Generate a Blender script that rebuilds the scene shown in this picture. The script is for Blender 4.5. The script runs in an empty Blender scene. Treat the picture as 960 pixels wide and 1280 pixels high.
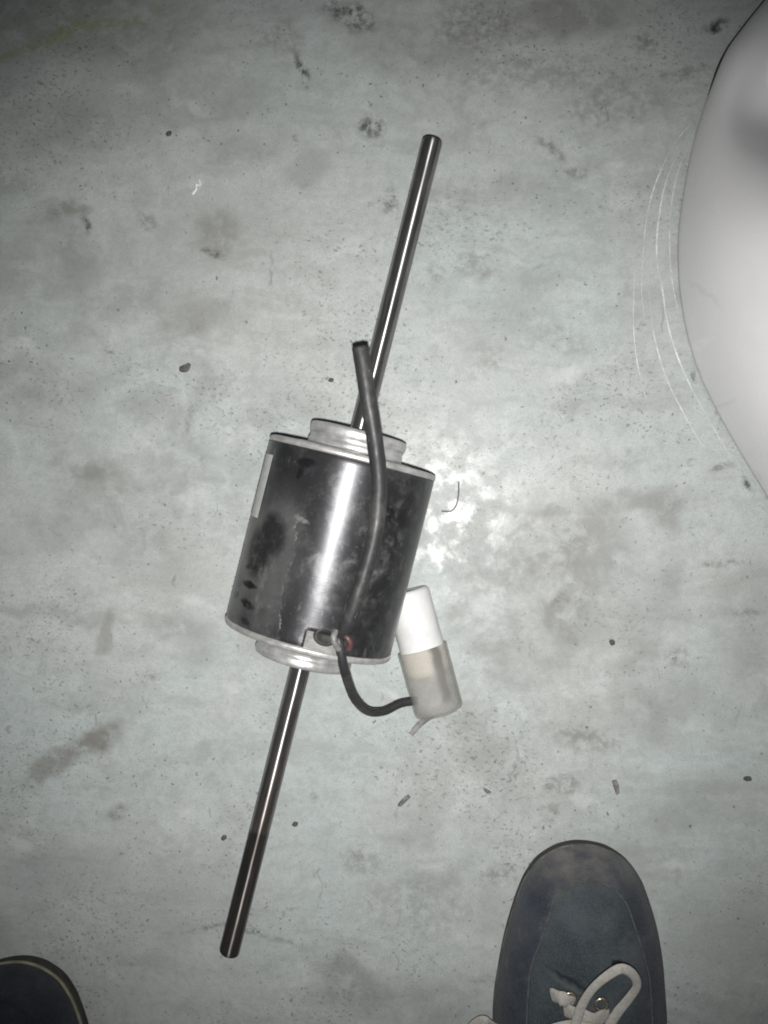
import bpy, bmesh, math, random
from mathutils import Vector, Matrix, noise
R = math.radians
scene = bpy.context.scene
COL = scene.collection
random.seed(7)

# ---------------------------------------------------------------- camera
cam_data = bpy.data.cameras.new('camera')
cam = bpy.data.objects.new('camera', cam_data)
COL.objects.link(cam)
cam_data.sensor_fit = 'VERTICAL'
cam_data.sensor_height = 24.0
cam_data.lens = 24.0 * 1212 / 1280
cam_data.clip_start = 0.01
cam_data.clip_end = 60
cam.location = (0, 0, 0.66)                       # phone held 66 cm above the floor, nearly plumb
nadir = Vector((70 / 1212, 10 / 1212, -1)).normalized()
cam.rotation_mode = 'QUATERNION'
cam.rotation_quaternion = nadir.rotation_difference(Vector((0, 0, -1)))
scene.camera = cam

# ---------------------------------------------------------------- light: the phone's LED flash in a dim room
world = bpy.data.worlds.new('World')
scene.world = world
world.use_nodes = True
wb = world.node_tree.nodes['Background']
wb.inputs[0].default_value = (0.80, 0.92, 1.0, 1)
wb.inputs[1].default_value = 0.035
fl = bpy.data.lights.new('flash', 'SPOT')
fl.energy = 23.8
fl.color = (1.0, 0.985, 0.97)
fl.spot_size = R(78)
fl.spot_blend = 1.0
fl.shadow_soft_size = 0.004
flash = bpy.data.objects.new('flash', fl)
flash.location = (0.001, -0.015, 0.661)
flash.rotation_mode = 'QUATERNION'
flash.rotation_quaternion = cam.rotation_quaternion
COL.objects.link(flash)

vs = scene.view_settings
scene.display_settings.display_device = 'sRGB'
vs.view_transform = 'Standard'
vs.look = 'None'
vs.exposure = 0.0
vs.gamma = 1.0
vs.use_curve_mapping = False
scene.render.engine = 'CYCLES'
scene.render.resolution_x = 768
scene.render.resolution_y = 1024
scene.cycles.filter_width = 1.9                     # soft phone lens

# ---------------------------------------------------------------- helpers: materials
class NT:
    def __init__(self, name):
        self.mat = bpy.data.materials.new(name)
        self.mat.use_nodes = True
        self.t = self.mat.node_tree
        self.bsdf = self.t.nodes['Principled BSDF']
        self.out = self.t.nodes['Material Output']
        self.co = None

    def put(self, sock, v):
        if isinstance(v, bpy.types.NodeSocket):
            self.t.links.new(v, sock)
        elif isinstance(v, (tuple, list)) and len(v) == 3 and sock.type == 'RGBA':
            sock.default_value = (*v, 1)
        else:
            sock.default_value = v

    def node(self, kind, **props):
        n = self.t.nodes.new(kind)
        for k, v in props.items():
            setattr(n, k, v)
        return n

    def obj(self):
        if self.co is None:
            self.co = self.node('ShaderNodeTexCoord').outputs['Object']
        return self.co

    def noise(self, scale, detail=4, rough=0.55, vec=None, dist=0.0, col=False):
        n = self.node('ShaderNodeTexNoise')
        self.put(n.inputs['Vector'], vec or self.obj())
        n.inputs['Scale'].default_value = scale
        n.inputs['Detail'].default_value = detail
        n.inputs['Roughness'].default_value = rough
        n.inputs['Distortion'].default_value = dist
        return n.outputs['Color' if col else 'Fac']

    def voronoi(self, scale, vec=None, feature='F1', rnd=1.0):
        n = self.node('ShaderNodeTexVoronoi', feature=feature)
        self.put(n.inputs['Vector'], vec or self.obj())
        n.inputs['Scale'].default_value = scale
        n.inputs['Randomness'].default_value = rnd
        return n

    def m(self, op, a, b=0.0, clamp=False):
        n = self.node('ShaderNodeMath', operation=op, use_clamp=clamp)
        self.put(n.inputs[0], a)
        self.put(n.inputs[1], b)
        return n.outputs[0]

    def vm(self, op, a, b=(0, 0, 0)):
        n = self.node('ShaderNodeVectorMath', operation=op)
        self.put(n.inputs[0], a)
        self.put(n.inputs[1], b)
        return n.outputs['Value' if op == 'LENGTH' else 'Vector']

    def ramp(self, v, lo, hi, a=0.0, b=1.0, smooth=True):
        n = self.node('ShaderNodeMapRange', interpolation_type='SMOOTHSTEP' if smooth else 'LINEAR')
        for i, x in enumerate((v, lo, hi, a, b)):
            self.put(n.inputs[i], x)
        return n.outputs[0]

    def mapping(self, vec, loc=(0, 0, 0), rot=(0, 0, 0), scale=(1, 1, 1), kind='POINT'):
        n = self.node('ShaderNodeMapping', vector_type=kind)
        self.put(n.inputs['Vector'], vec)
        n.inputs['Location'].default_value = loc
        n.inputs['Rotation'].default_value = rot
        n.inputs['Scale'].default_value = scale
        return n.outputs[0]

    def mix(self, f, a, b, mode='MIX'):
        n = self.node('ShaderNodeMix', data_type='RGBA', blend_type=mode)
        self.put(n.inputs[0], f)
        self.put(n.inputs[6], a)
        self.put(n.inputs[7], b)
        return n.outputs[2]

    def warp(self, amount, scale, vec=None, detail=3):
        vec = vec or self.obj()
        key = (amount, scale, vec.node.name, detail)
        if not hasattr(self, 'warps'):
            self.warps = {}
        if key not in self.warps:
            self.warps[key] = self._warp(amount, scale, vec, detail)
        return self.warps[key]

    def _warp(self, amount, scale, vec, detail):
        c = self.vm('SUBTRACT', self.noise(scale, detail, 0.6, vec, col=True), (0.5, 0.5, 0.5))
        s = self.node('ShaderNodeVectorMath', operation='SCALE')
        self.put(s.inputs[0], c)
        s.inputs['Scale'].default_value = amount
        return self.vm('ADD', vec, s.outputs[0])

    def blot(self, vec, x, y, rx, ry, ang=0.0, soft=0.6, z=0.0):
        """1 inside an ellipse on the surface, fading over its soft border"""
        v = self.mapping(vec, (x, y, z), (0, 0, R(ang)), (rx, ry, 10.0), 'TEXTURE')
        return self.ramp(self.vm('LENGTH', v), 1 - soft, 1.0, 1.0, 0.0)

    def bump(self, h, strength, dist=0.001):
        n = self.node('ShaderNodeBump')
        n.inputs['Strength'].default_value = strength
        n.inputs['Distance'].default_value = dist
        self.put(n.inputs['Height'], h)
        self.t.links.new(n.outputs[0], self.bsdf.inputs['Normal'])
        return n

    def brushed(self, amount):
        """fine turning marks round the local Y axis"""
        tn = self.node('ShaderNodeTangent', direction_type='RADIAL', axis='Y')
        self.t.links.new(tn.outputs[0], self.bsdf.inputs['Tangent'])
        self.bsdf.inputs['Anisotropic'].default_value = amount
        self.bsdf.inputs['Anisotropic Rotation'].default_value = 0.25

    def set(self, **kw):
        names = dict(color='Base Color', metal='Metallic', rough='Roughness', spec='Specular IOR Level',
                     coat='Coat Weight', coat_rough='Coat Roughness', sheen='Sheen Weight', ior='IOR')
        for k, v in kw.items():
            self.put(self.bsdf.inputs[names[k]], v)
        return self.mat

def plain(name, col, rough=0.5, metal=0.0, var=0.25, scale=300.0, bump=0.15):
    t = NT(name)
    n = t.noise(scale, 4, 0.6)
    dark = tuple(c * (1 - var) for c in col)
    lite = tuple(min(1, c * (1 + var)) for c in col)
    t.set(color=t.mix(t.ramp(n, 0.3, 0.7), dark, lite), metal=metal,
          rough=t.ramp(t.noise(scale * 0.4, 3), 0.3, 0.7, rough * 0.85, min(1, rough * 1.15)))
    if bump:
        t.bump(n, bump, 0.0004)
    return t.mat

# ---------------------------------------------------------------- helpers: meshes
def build(name, verts, faces, mat, parent=None, smooth=True, loc=None):
    me = bpy.data.meshes.new(name)
    me.from_pydata([tuple(v) for v in verts], [], faces)
    bm = bmesh.new()
    bm.from_mesh(me)
    bmesh.ops.recalc_face_normals(bm, faces=bm.faces)
    bm.to_mesh(me)
    bm.free()
    if smooth:
        for p in me.polygons:
            p.use_smooth = True
    me.materials.append(mat)
    o = bpy.data.objects.new(name, me)
    COL.objects.link(o)
    if parent:
        o.parent = parent
    if loc:
        o.location = loc
    return o

def empty(name, loc, rz=0.0):
    o = bpy.data.objects.new(name, None)
    o.empty_display_size = 0.02
    o.location = loc
    o.rotation_euler = (0, 0, rz)
    COL.objects.link(o)
    return o

def tag(o, label, cat, group=None):
    o['label'] = label
    o['category'] = cat
    if group:
        o['group'] = group
    return o

def lathe_y(profile, n=96, cz=0.0, cx=0.0, closed=False):
    """profile of (y, radius) turned about the local Y axis at height cz"""
    vs_, fs = [], []
    for (y, r) in profile:
        for k in range(n):
            a = 2 * math.pi * k / n
            vs_.append((cx + r * math.sin(a), y, cz + r * math.cos(a)))
    m = len(profile)
    for i in range(m if closed else m - 1):
        j = (i + 1) % m
        for k in range(n):
            l = (k + 1) % n
            fs.append((i * n + k, i * n + l, j * n + l, j * n + k))
    if not closed:
        if profile[0][1] > 1e-6:
            fs.append(tuple(range(n)))
        if profile[-1][1] > 1e-6:
            fs.append(tuple(reversed(range((m - 1) * n, m * n))))
    return vs_, fs

def spline(pts, per=10, closed=False):
    P = [Vector(p) for p in pts]
    n = len(P)
    out = []
    rng = range(n) if closed else range(n - 1)
    for i in rng:
        p1, p2 = P[i], P[(i + 1) % n]
        p0 = P[i - 1] if (i > 0 or closed) else p1 * 2 - p2
        p3 = P[(i + 2) % n] if (i + 2 < n or closed) else p2 * 2 - p1
        for k in range(per):
            t = k / per
            out.append(0.5 * ((2 * p1) + (p2 - p0) * t + (2 * p0 - 5 * p1 + 4 * p2 - p3) * t * t
                              + (3 * p1 - p0 - 3 * p2 + p3) * t ** 3))
    if not closed:
        out.append(P[-1])
    return out

def tube(path, rad, n=16, flat=None, jitter=0.0, up=Vector((0, 0, 1))):
    """sweep a round (or flat = (half width, half thickness)) section along a path"""
    vs_, fs = [], []
    m = len(path)
    for i, p in enumerate(path):
        d = (path[min(i + 1, m - 1)] - path[max(i - 1, 0)]).normalized()
        if flat:
            side = d.cross(up)
            if side.length < 1e-4:
                side = Vector((1, 0, 0))
        else:
            side = d.cross(Vector((0.31, 0.12, 0.94)))
        side.normalize()
        nrm = side.cross(d).normalized()
        r = rad(i / (m - 1)) if callable(rad) else rad
        for k in range(n):
            a = 2 * math.pi * k / n
            if flat:
                ca, sa = math.cos(a), math.sin(a)
                w = flat[0] * r * math.copysign(abs(ca) ** 0.6, ca)
                h = flat[1] * math.copysign(abs(sa) ** 0.8, sa)
                v = p + side * w + nrm * h
            else:
                rr = r * (1 + jitter * noise.noise(p * 160 + Vector((a, 0, 0))))
                v = p + side * (rr * math.cos(a)) + nrm * (rr * math.sin(a))
            vs_.append(v)
    for i in range(m - 1):
        for k in range(n):
            l = (k + 1) % n
            fs.append((i * n + k, i * n + l, (i + 1) * n + l, (i + 1) * n + k))
    fs.append(tuple(reversed(range(n))))
    fs.append(tuple(range((m - 1) * n, m * n)))
    return vs_, fs

def lerp_table(tab, x):
    if x <= tab[0][0]:
        return tab[0][1]
    for (a, va), (b, vb) in zip(tab, tab[1:]):
        if x <= b:
            t = (x - a) / (b - a)
            return va + (vb - va) * t
    return tab[-1][1]

def smooth01(x):
    x = max(0.0, min(1.0, x))
    return x * x * (3 - 2 * x)

# ---------------------------------------------------------------- floor
def floor_material():
    t = NT('painted_floor')
    o = t.obj()
    w = t.warp(0.030, 22)
    w2 = t.warp(0.012, 90, w)
    wf = t.warp(0.006, 170)
    big = t.noise(4.5, 4, 0.6, dist=0.4)
    mid = t.noise(26, 5, 0.68, w)
    mot = t.noise(85, 5, 0.7, w)
    fine = t.noise(260, 3, 0.65)
    grain = t.noise(1100, 2, 0.6)
    cool = t.ramp(t.noise(6.0, 3, 0.55, t.mapping(o, (0.3, 0.1, 0))), 0.40, 0.64)
    base = t.mix(cool, (0.540, 0.562, 0.545), (0.518, 0.566, 0.556))
    # mottling and grain of a trodden coat of paint
    base = t.mix(t.ramp(mot, 0.28, 0.72, 0.0, 1.0), t.mix(1.0, base, (0.83, 0.83, 0.825), 'MULTIPLY'), base)
    base = t.mix(t.ramp(fine, 0.30, 0.70), t.mix(1.0, base, (0.90, 0.90, 0.895), 'MULTIPLY'), base)
    base = t.mix(t.ramp(grain, 0.30, 0.70), t.mix(1.0, base, (0.80, 0.805, 0.80), 'MULTIPLY'), base)
    # broad grime: smeared patches
    g1 = t.m('MULTIPLY', t.ramp(big, 0.40, 0.66), t.ramp(mid, 0.38, 0.66))
    base = t.mix(t.m('MULTIPLY', g1, 0.60), base, (0.225, 0.235, 0.218))
    g2 = t.m('MULTIPLY', t.ramp(mot, 0.56, 0.72), t.ramp(mid, 0.40, 0.62))
    base = t.mix(t.m('MULTIPLY', g2, 0.62), base, (0.17, 0.175, 0.16))
    g3 = t.m('MULTIPLY', t.ramp(fine, 0.60, 0.74), t.ramp(mot, 0.46, 0.60))
    base = t.mix(t.m('MULTIPLY', g3, 0.78), base, (0.13, 0.135, 0.125))
    # dragged smears, like sole and wheel marks
    for ang, sc, st in ((0.35, 30, 0.34), (-0.75, 24, 0.28)):
        sm = t.noise(sc, 5, 0.68, t.mapping(w, (ang, 2, 0), (0, 0, ang), (0.32, 1.5, 1)))
        base = t.mix(t.m('MULTIPLY', t.ramp(sm, 0.50, 0.68), st), base, (0.27, 0.28, 0.265))
    # crisp flecks of dirt pressed into the paint, denser where the floor is grimier
    fleck = t.noise(330, 4, 0.62, t.mapping(wf, (0, 0, 0), (0, 0, 0.6), (1, 1.5, 1)))
    where = t.ramp(t.noise(9, 4, 0.62, t.mapping(o, (7, 3, 0))), 0.40, 0.62, -0.03, 0.095)
    fk = t.ramp(t.m('ADD', fleck, where), 0.655, 0.735)
    base = t.mix(t.m('MULTIPLY', fk, 0.52), base, (0.085, 0.088, 0.08))
    # pale worn smears
    pale = t.ramp(t.noise(17, 4, 0.6, t.mapping(w, (2.1, 0.7, 0), (0, 0, 0.5), (1, 2.2, 1))), 0.58, 0.74)
    base = t.mix(t.m('MULTIPLY', pale, 0.45), base, (0.60, 0.61, 0.60))
    # scattered specks, gathered into clusters
    for sc, lo, hi, cs, st in ((150, 0.05, 0.15, 9, 0.75), (70, 0.03, 0.085, 5, 0.85)):
        v = t.voronoi(sc, wf)
        sp = t.ramp(v.outputs['Distance'], lo, hi, 1.0, 0.0)
        pick = t.ramp(t.m('ADD', t.noise(cs, 3, 0.5, t.mapping(o, (sc, 1, 0))), t.m('MULTIPLY', v.outputs['Color'], 0.24)), 0.58, 0.70)
        base = t.mix(t.m('MULTIPLY', t.m('MULTIPLY', sp, pick), st), base, (0.075, 0.078, 0.07))
    # thin scratches
    for ang, sc, lo in ((0.4, 34, 0.77), (-0.9, 27, 0.79), (1.45, 40, 0.79)):
        vec = t.mapping(w, (0, 0, 0), (0, 0, ang), (1, 0.06, 1))
        s = t.ramp(t.noise(sc * 7, 1, 0.4, vec), lo, lo + 0.06)
        base = t.mix(t.m('MULTIPLY', s, 0.35), base, (0.14, 0.14, 0.13))
    # individual stains: position, radii, angle, strength, colour
    brown, grey, green = (0.19, 0.185, 0.165), (0.235, 0.238, 0.228), (0.25, 0.27, 0.13)
    black = (0.05, 0.052, 0.045)
    rough_edge = t.ramp(t.m('ADD', t.m('MULTIPLY', mid, 0.4), t.m('MULTIPLY', mot, 0.6)), 0.36, 0.56)
    rough_fine = t.ramp(t.noise(150, 5, 0.70), 0.38, 0.62)
    at = t.node('ShaderNodeAttribute', attribute_name='stain')
    sp_ = t.node('ShaderNodeSeparateColor')
    t.put(sp_.inputs[0], at.outputs['Color'])
    for amount, edge, colr in ((sp_.outputs[0], rough_edge, grey), (sp_.outputs[1], rough_edge, brown), (sp_.outputs[2], rough_fine, brown), (at.outputs['Alpha'], rough_fine, black)):
        base = t.mix(t.m('MULTIPLY', amount, edge), base, colr)
    av = t.node('ShaderNodeAttribute', attribute_name='green_smear')
    base = t.mix(t.m('MULTIPLY', av.outputs['Fac'], rough_edge), base, green)
    # gloss: clean paint shines, scuffed paint does not
    gl = t.ramp(t.noise(48, 5, 0.62, t.mapping(wf, (0.613, 0.31, 0))), 0.42, 0.60)
    gl2 = t.ramp(mot, 0.35, 0.65, -0.05, 0.07)
    rough = t.m('ADD', t.ramp(gl, 0, 1, 0.48, 0.27, False), gl2)
    rough = t.m('ADD', rough, t.m('MULTIPLY', g1, 0.2))
    t.set(color=base, rough=rough, spec=0.23)
    h = t.m('ADD', t.m('MULTIPLY', t.noise(60, 5, 0.6), 1.0), t.m('MULTIPLY', fine, 0.25))
    t.bump(h, 0.10, 0.0015)
    return t.mat

S = []
STAINS = [
    # trodden patch beyond the capacitor
    ((0.0873, -0.0135, 0.0000), 0.034, 0.026, 20, 0.50, 'g', 0), ((0.1049, -0.0324, 0.0000), 0.030, 0.040, -10, 0.50, 'g', 0),
    ((0.0755, -0.0405, 0.0000), 0.030, 0.020, 15, 0.42, 'g', 0), ((0.1224, 0.0010, 0.0000), 0.024, 0.012, 20, 0.55, 'g', 0),
    ((0.1457, -0.0027, 0.0000), 0.017, 0.024, 0, 0.62, 'g', 0), ((0.0836, -0.0729, 0.0000), 0.034, 0.016, 22, 0.58, 'g', 0),
    ((0.0841, -0.0648, 0.0000), 0.013, 0.009, 20, 0.75, 'b', 1), ((0.0809, -0.0854, 0.0000), 0.026, 0.011, 15, 0.5, 'g', 0),
    ((0.1527, -0.0403, 0.0000), 0.016, 0.022, 0, 0.4, 'g', 0), ((0.1369, -0.0995, 0.0000), 0.022, 0.015, 60, 0.4, 'g', 0),
    ((0.1581, -0.1020, 0.0000), 0.012, 0.010, 0, 0.55, 'b', 1), ((0.2054, -0.0749, 0.0000), 0.030, 0.05, 0, 0.4, 'g', 0),
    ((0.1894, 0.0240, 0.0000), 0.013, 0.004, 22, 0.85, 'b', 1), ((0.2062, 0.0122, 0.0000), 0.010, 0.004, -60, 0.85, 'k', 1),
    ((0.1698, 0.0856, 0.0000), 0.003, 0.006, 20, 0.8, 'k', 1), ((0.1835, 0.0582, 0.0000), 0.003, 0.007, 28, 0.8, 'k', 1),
    ((0.2028, -0.0749, 0.0000), 0.022, 0.004, 10, 0.6, 'b', 1), ((0.1854, -0.0375, 0.0000), 0.016, 0.004, 5, 0.6, 'b', 1),
    ((0.0594, -0.0325, 0.0000), 0.060, 0.050, 20, 0.30, 'g', 0), ((0.1129, -0.0593, 0.0000), 0.070, 0.050, -20, 0.30, 'g', 0),
    ((0.1608, -0.1343, 0.0000), 0.060, 0.040, 10, 0.32, 'g', 0), ((0.0485, 0.1351, 0.0000), 0.060, 0.030, 30, 0.22, 'g', 0),
    ((0.0753, 0.1132, 0.0000), 0.030, 0.020, -20, 0.26, 'b', 1), ((0.0324, 0.1029, 0.0000), 0.020, 0.016, 0, 0.30, 'b', 1),
    ((0.0054, 0.2059, 0.0000), 0.030, 0.024, 0, 0.30, 'b', 1), ((0.1124, 0.2682, 0.0000), 0.050, 0.030, 0, 0.38, 'b', 1),
    ((0.0538, 0.2911, 0.0000), 0.060, 0.020, 5, 0.38, 'b', 1), ((-0.0163, 0.3091, 0.0000), 0.040, 0.026, 0, 0.38, 'b', 0),
    ((-0.0901, 0.2295, 0.0000), 0.026, 0.020, 30, 0.40, 'g', 0), ((-0.1370, 0.2414, 0.0000), 0.044, 0.020, 20, 0.36, 'g', 0),
    ((-0.1702, 0.2750, 0.0000), 0.070, 0.024, 12, 0.40, 'g', 0), ((-0.2545, 0.2604, 0.0000), 0.060, 0.030, 10, 0.42, 'g', 0),
    ((-0.2831, 0.1669, 0.0000), 0.040, 0.050, 0, 0.36, 'g', 0), ((-0.2322, 0.1274, 0.0000), 0.070, 0.012, 16, 0.40, 'g', 0),
    ((-0.1677, 0.1267, 0.0000), 0.044, 0.016, 10, 0.34, 'b', 0), ((-0.2720, 0.0835, 0.0000), 0.060, 0.024, -6, 0.36, 'g', 0),
    ((-0.1932, -0.0387, 0.0000), 0.060, 0.036, -20, 0.32, 'g', 0), ((-0.2723, -0.0166, 0.0000), 0.054, 0.024, 10, 0.36, 'g', 0),
    ((-0.2438, 0.0167, 0.0000), 0.046, 0.022, 0, 0.36, 'b', 0), ((-0.1709, -0.0939, 0.0000), 0.020, 0.030, 30, 0.30, 'g', 0),
    ((-0.0710, 0.0164, 0.0000), 0.020, 0.020, 0, 0.30, 'g', 0), ((-0.1769, -0.2769, 0.0000), 0.080, 0.040, 10, 0.26, 'g', 0),
    ((-0.2560, -0.2564, 0.0000), 0.060, 0.030, 0, 0.26, 'g', 0), ((-0.0163, -0.2731, 0.0000), 0.050, 0.030, 0, 0.26, 'b', 1),
    ((0.1876, -0.2791, 0.0000), 0.050, 0.050, 0, 0.26, 'g', 0), ((-0.1648, 0.1816, 0.0000), 0.090, 0.040, 14, 0.26, 'g', 0),
    # left of the motor
    ((-0.2387, -0.1640, 0.0000), 0.030, 0.018, 25, 0.75, 'b', 0), ((-0.2700, -0.1812, 0.0000), 0.040, 0.014, 40, 0.55, 'b', 0),
    ((-0.2300, -0.0888, 0.0000), 0.008, 0.022, 0, 0.45, 'b', 0), ((-0.2523, 0.0306, 0.0000), 0.040, 0.014, -4, 0.42, 'b', 0),
    ((-0.2575, 0.2024, 0.0000), 0.030, 0.010, 8, 0.6, 'b', 0), ((-0.2725, -0.0779, 0.0000), 0.075, 0.006, 2, 0.4, 'g', 0),
    ((-0.2101, -0.0110, 0.0000), 0.05, 0.03, -20, 0.35, 'g', 0), ((-0.1849, -0.0857, 0.0000), 0.034, 0.010, -15, 0.4, 'g', 0),
    ((-0.2467, 0.1912, 0.0000), 0.004, 0.009, 10, 0.8, 'k', 1), ((-0.1537, 0.1738, 0.0000), 0.014, 0.004, -15, 0.75, 'k', 1),
    ((-0.2011, 0.1960, 0.0000), 0.014, 0.008, -30, 0.55, 'b', 1), ((-0.1509, 0.1869, 0.0000), 0.025, 0.018, 30, 0.45, 'b', 0),
    ((-0.2209, 0.1439, 0.0000), 0.06, 0.010, 10, 0.35, 'g', 0), ((-0.2519, 0.1664, 0.0000), 0.026, 0.030, 0, 0.35, 'g', 0),
    ((-0.1762, 0.0607, 0.0000), 0.004, 0.022, -10, 0.5, 'b', 1), ((-0.2002, -0.1191, 0.0000), 0.009, 0.004, 0, 0.7, 'b', 1),
    # top
    ((-0.2741, 0.3206, 0.0000), 0.060, 0.007, 14, 0.5, 'v', 0), ((-0.2205, 0.3339, 0.0000), 0.050, 0.006, 16, 0.42, 'v', 0),
    ((-0.2712, 0.3437, 0.0000), 0.11, 0.05, 10, 0.45, 'b', 0), ((-0.2037, 0.3142, 0.0000), 0.06, 0.04, 30, 0.4, 'b', 0),
    ((-0.0955, 0.2977, 0.0000), 0.006, 0.018, 25, 0.85, 'k', 1), ((-0.0626, 0.3321, 0.0000), 0.028, 0.014, -30, 0.7, 'k', 1),
    ((-0.1120, 0.3172, 0.0000), 0.028, 0.014, 0, 0.4, 'b', 1), ((-0.0479, 0.2558, 0.0000), 0.016, 0.012, -30, 0.7, 'k', 1),
    ((0.0242, 0.3241, 0.0000), 0.040, 0.022, 10, 0.55, 'b', 1), ((0.0804, 0.3279, 0.0000), 0.060, 0.020, 0, 0.5, 'b', 0),
    ((0.1346, 0.3077, 0.0000), 0.012, 0.012, 0, 0.6, 'b', 1), ((0.1839, 0.3196, 0.0000), 0.011, 0.006, 20, 0.9, 'k', 1),
    ((0.0752, 0.2369, 0.0000), 0.018, 0.006, -45, 0.65, 'b', 1), ((0.0912, 0.2194, 0.0000), 0.022, 0.005, 10, 0.6, 'b', 1),
    ((0.0216, 0.1624, 0.0000), 0.02, 0.016, 0, 0.45, 'b', 1), ((-0.0065, 0.1563, 0.0000), 0.009, 0.009, 0, 0.6, 'b', 1),
    ((0.1625, 0.2856, 0.0000), 0.026, 0.008, 0, 0.5, 'b', 1), ((-0.0326, 0.2093, 0.0000), 0.008, 0.012, 0, 0.55, 'k', 1),
    # bottom
    ((0.0998, -0.1593, 0.0000), 0.034, 0.010, 0, 0.5, 'b', 1), ((0.0811, -0.1921, 0.0000), 0.016, 0.010, 40, 0.55, 'b', 1),
    ((0.0720, -0.2113, 0.0000), 0.010, 0.008, 0, 0.5, 'b', 1), ((0.0380, -0.2527, 0.0000), 0.018, 0.008, 25, 0.5, 'b', 1),
    ((-0.0602, -0.3292, 0.0000), 0.040, 0.030, -30, 0.45, 'b', 0), ((-0.0546, -0.2465, 0.0000), 0.02, 0.015, 0, 0.45, 'b', 1),
    ((-0.1378, -0.2970, 0.0000), 0.060, 0.003, 0, 0.45, 'k', 1), ((-0.2207, -0.2138, 0.0000), 0.010, 0.008, 0, 0.6, 'b', 1),
    ((0.1768, -0.1986, 0.0000), 0.06, 0.03, 20, 0.35, 'g', 0), ((-0.0054, -0.3441, 0.0000), 0.05, 0.03, 0, 0.35, 'b', 0),
    ((0.0354, -0.3265, 0.0000), 0.022, 0.0012, 2, 0.45, 'b', 2), ((0.0251, -0.3350, 0.0000), 0.0010, 0.02, 4, 0.35, 'b', 2),
]
FL = 3.0
def floor_mesh():
    """one sheet: a fine grid where the stains lie, stretched out to the far edges"""
    xs = [-FL, -1.2, -0.6] + [-0.40 + 0.0016 * k for k in range(426)] + [0.6, 1.2, FL]
    ys_ = [-FL, -1.2, -0.6] + [-0.44 + 0.0016 * k for k in range(538)] + [0.6, 1.2, FL]
    nx, ny_ = len(xs), len(ys_)
    verts = [(x, y, 0.0) for y in ys_ for x in xs]
    faces = [(q * nx + k, q * nx + k + 1, (q + 1) * nx + k + 1, (q + 1) * nx + k) for q in range(ny_ - 1) for k in range(nx - 1)]
    me = bpy.data.meshes.new('floor')
    me.from_pydata(verts, [], faces)
    import numpy as np
    P = np.array(verts)[:, :2]
    W = np.zeros_like(P)
    inner = (np.abs(P[:, 0]) < 0.5) & (np.abs(P[:, 1]) < 0.5)
    for q in np.nonzero(inner)[0]:
        v = Vector((P[q, 0], P[q, 1], 0.37))
        a = noise.noise_vector(v * 24) * 0.010 + noise.noise_vector(v * 80) * 0.0045 + noise.noise_vector(v * 210) * 0.0016
        W[q] = (a.x, a.y)
    chan = np.zeros((len(P), 5))
    which = {('g', 0): 0, ('g', 1): 0, ('b', 0): 1, ('b', 1): 2, ('k', 0): 3, ('k', 1): 3, ('b', 2): 2, ('k', 2): 3, ('v', 0): 4}
    for p, rx, ry, ang, st, colr, kind in STAINS:
        size = min(1.0, (rx * ry) ** 0.5 / 0.016)              # small marks wander less than big ones
        d = P + W * (0.25 + 0.75 * size) - np.array(p[:2])
        c, sn = math.cos(R(ang)), math.sin(R(ang))
        u = (d[:, 0] * c + d[:, 1] * sn) / rx
        v = (-d[:, 0] * sn + d[:, 1] * c) / ry
        t_ = np.clip((1.0 - np.hypot(u, v)) / 0.65, 0, 1)
        b = t_ * t_ * (3 - 2 * t_) * min(0.95, st * 1.2)
        k = which[(colr, kind)]
        chan[:, k] = 1 - (1 - chan[:, k]) * (1 - b)
    a1 = me.color_attributes.new('stain', 'FLOAT_COLOR', 'POINT')
    a1.data.foreach_set('color', chan[:, :4].astype('f').ravel())
    a2 = me.attributes.new('green_smear', 'FLOAT', 'POINT')
    a2.data.foreach_set('value', chan[:, 4].astype('f').ravel())
    me.materials.append(floor_material())
    o = bpy.data.objects.new('floor', me)
    COL.objects.link(o)
    return o
floor = floor_mesh()
floor['kind'] = 'structure'

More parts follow.
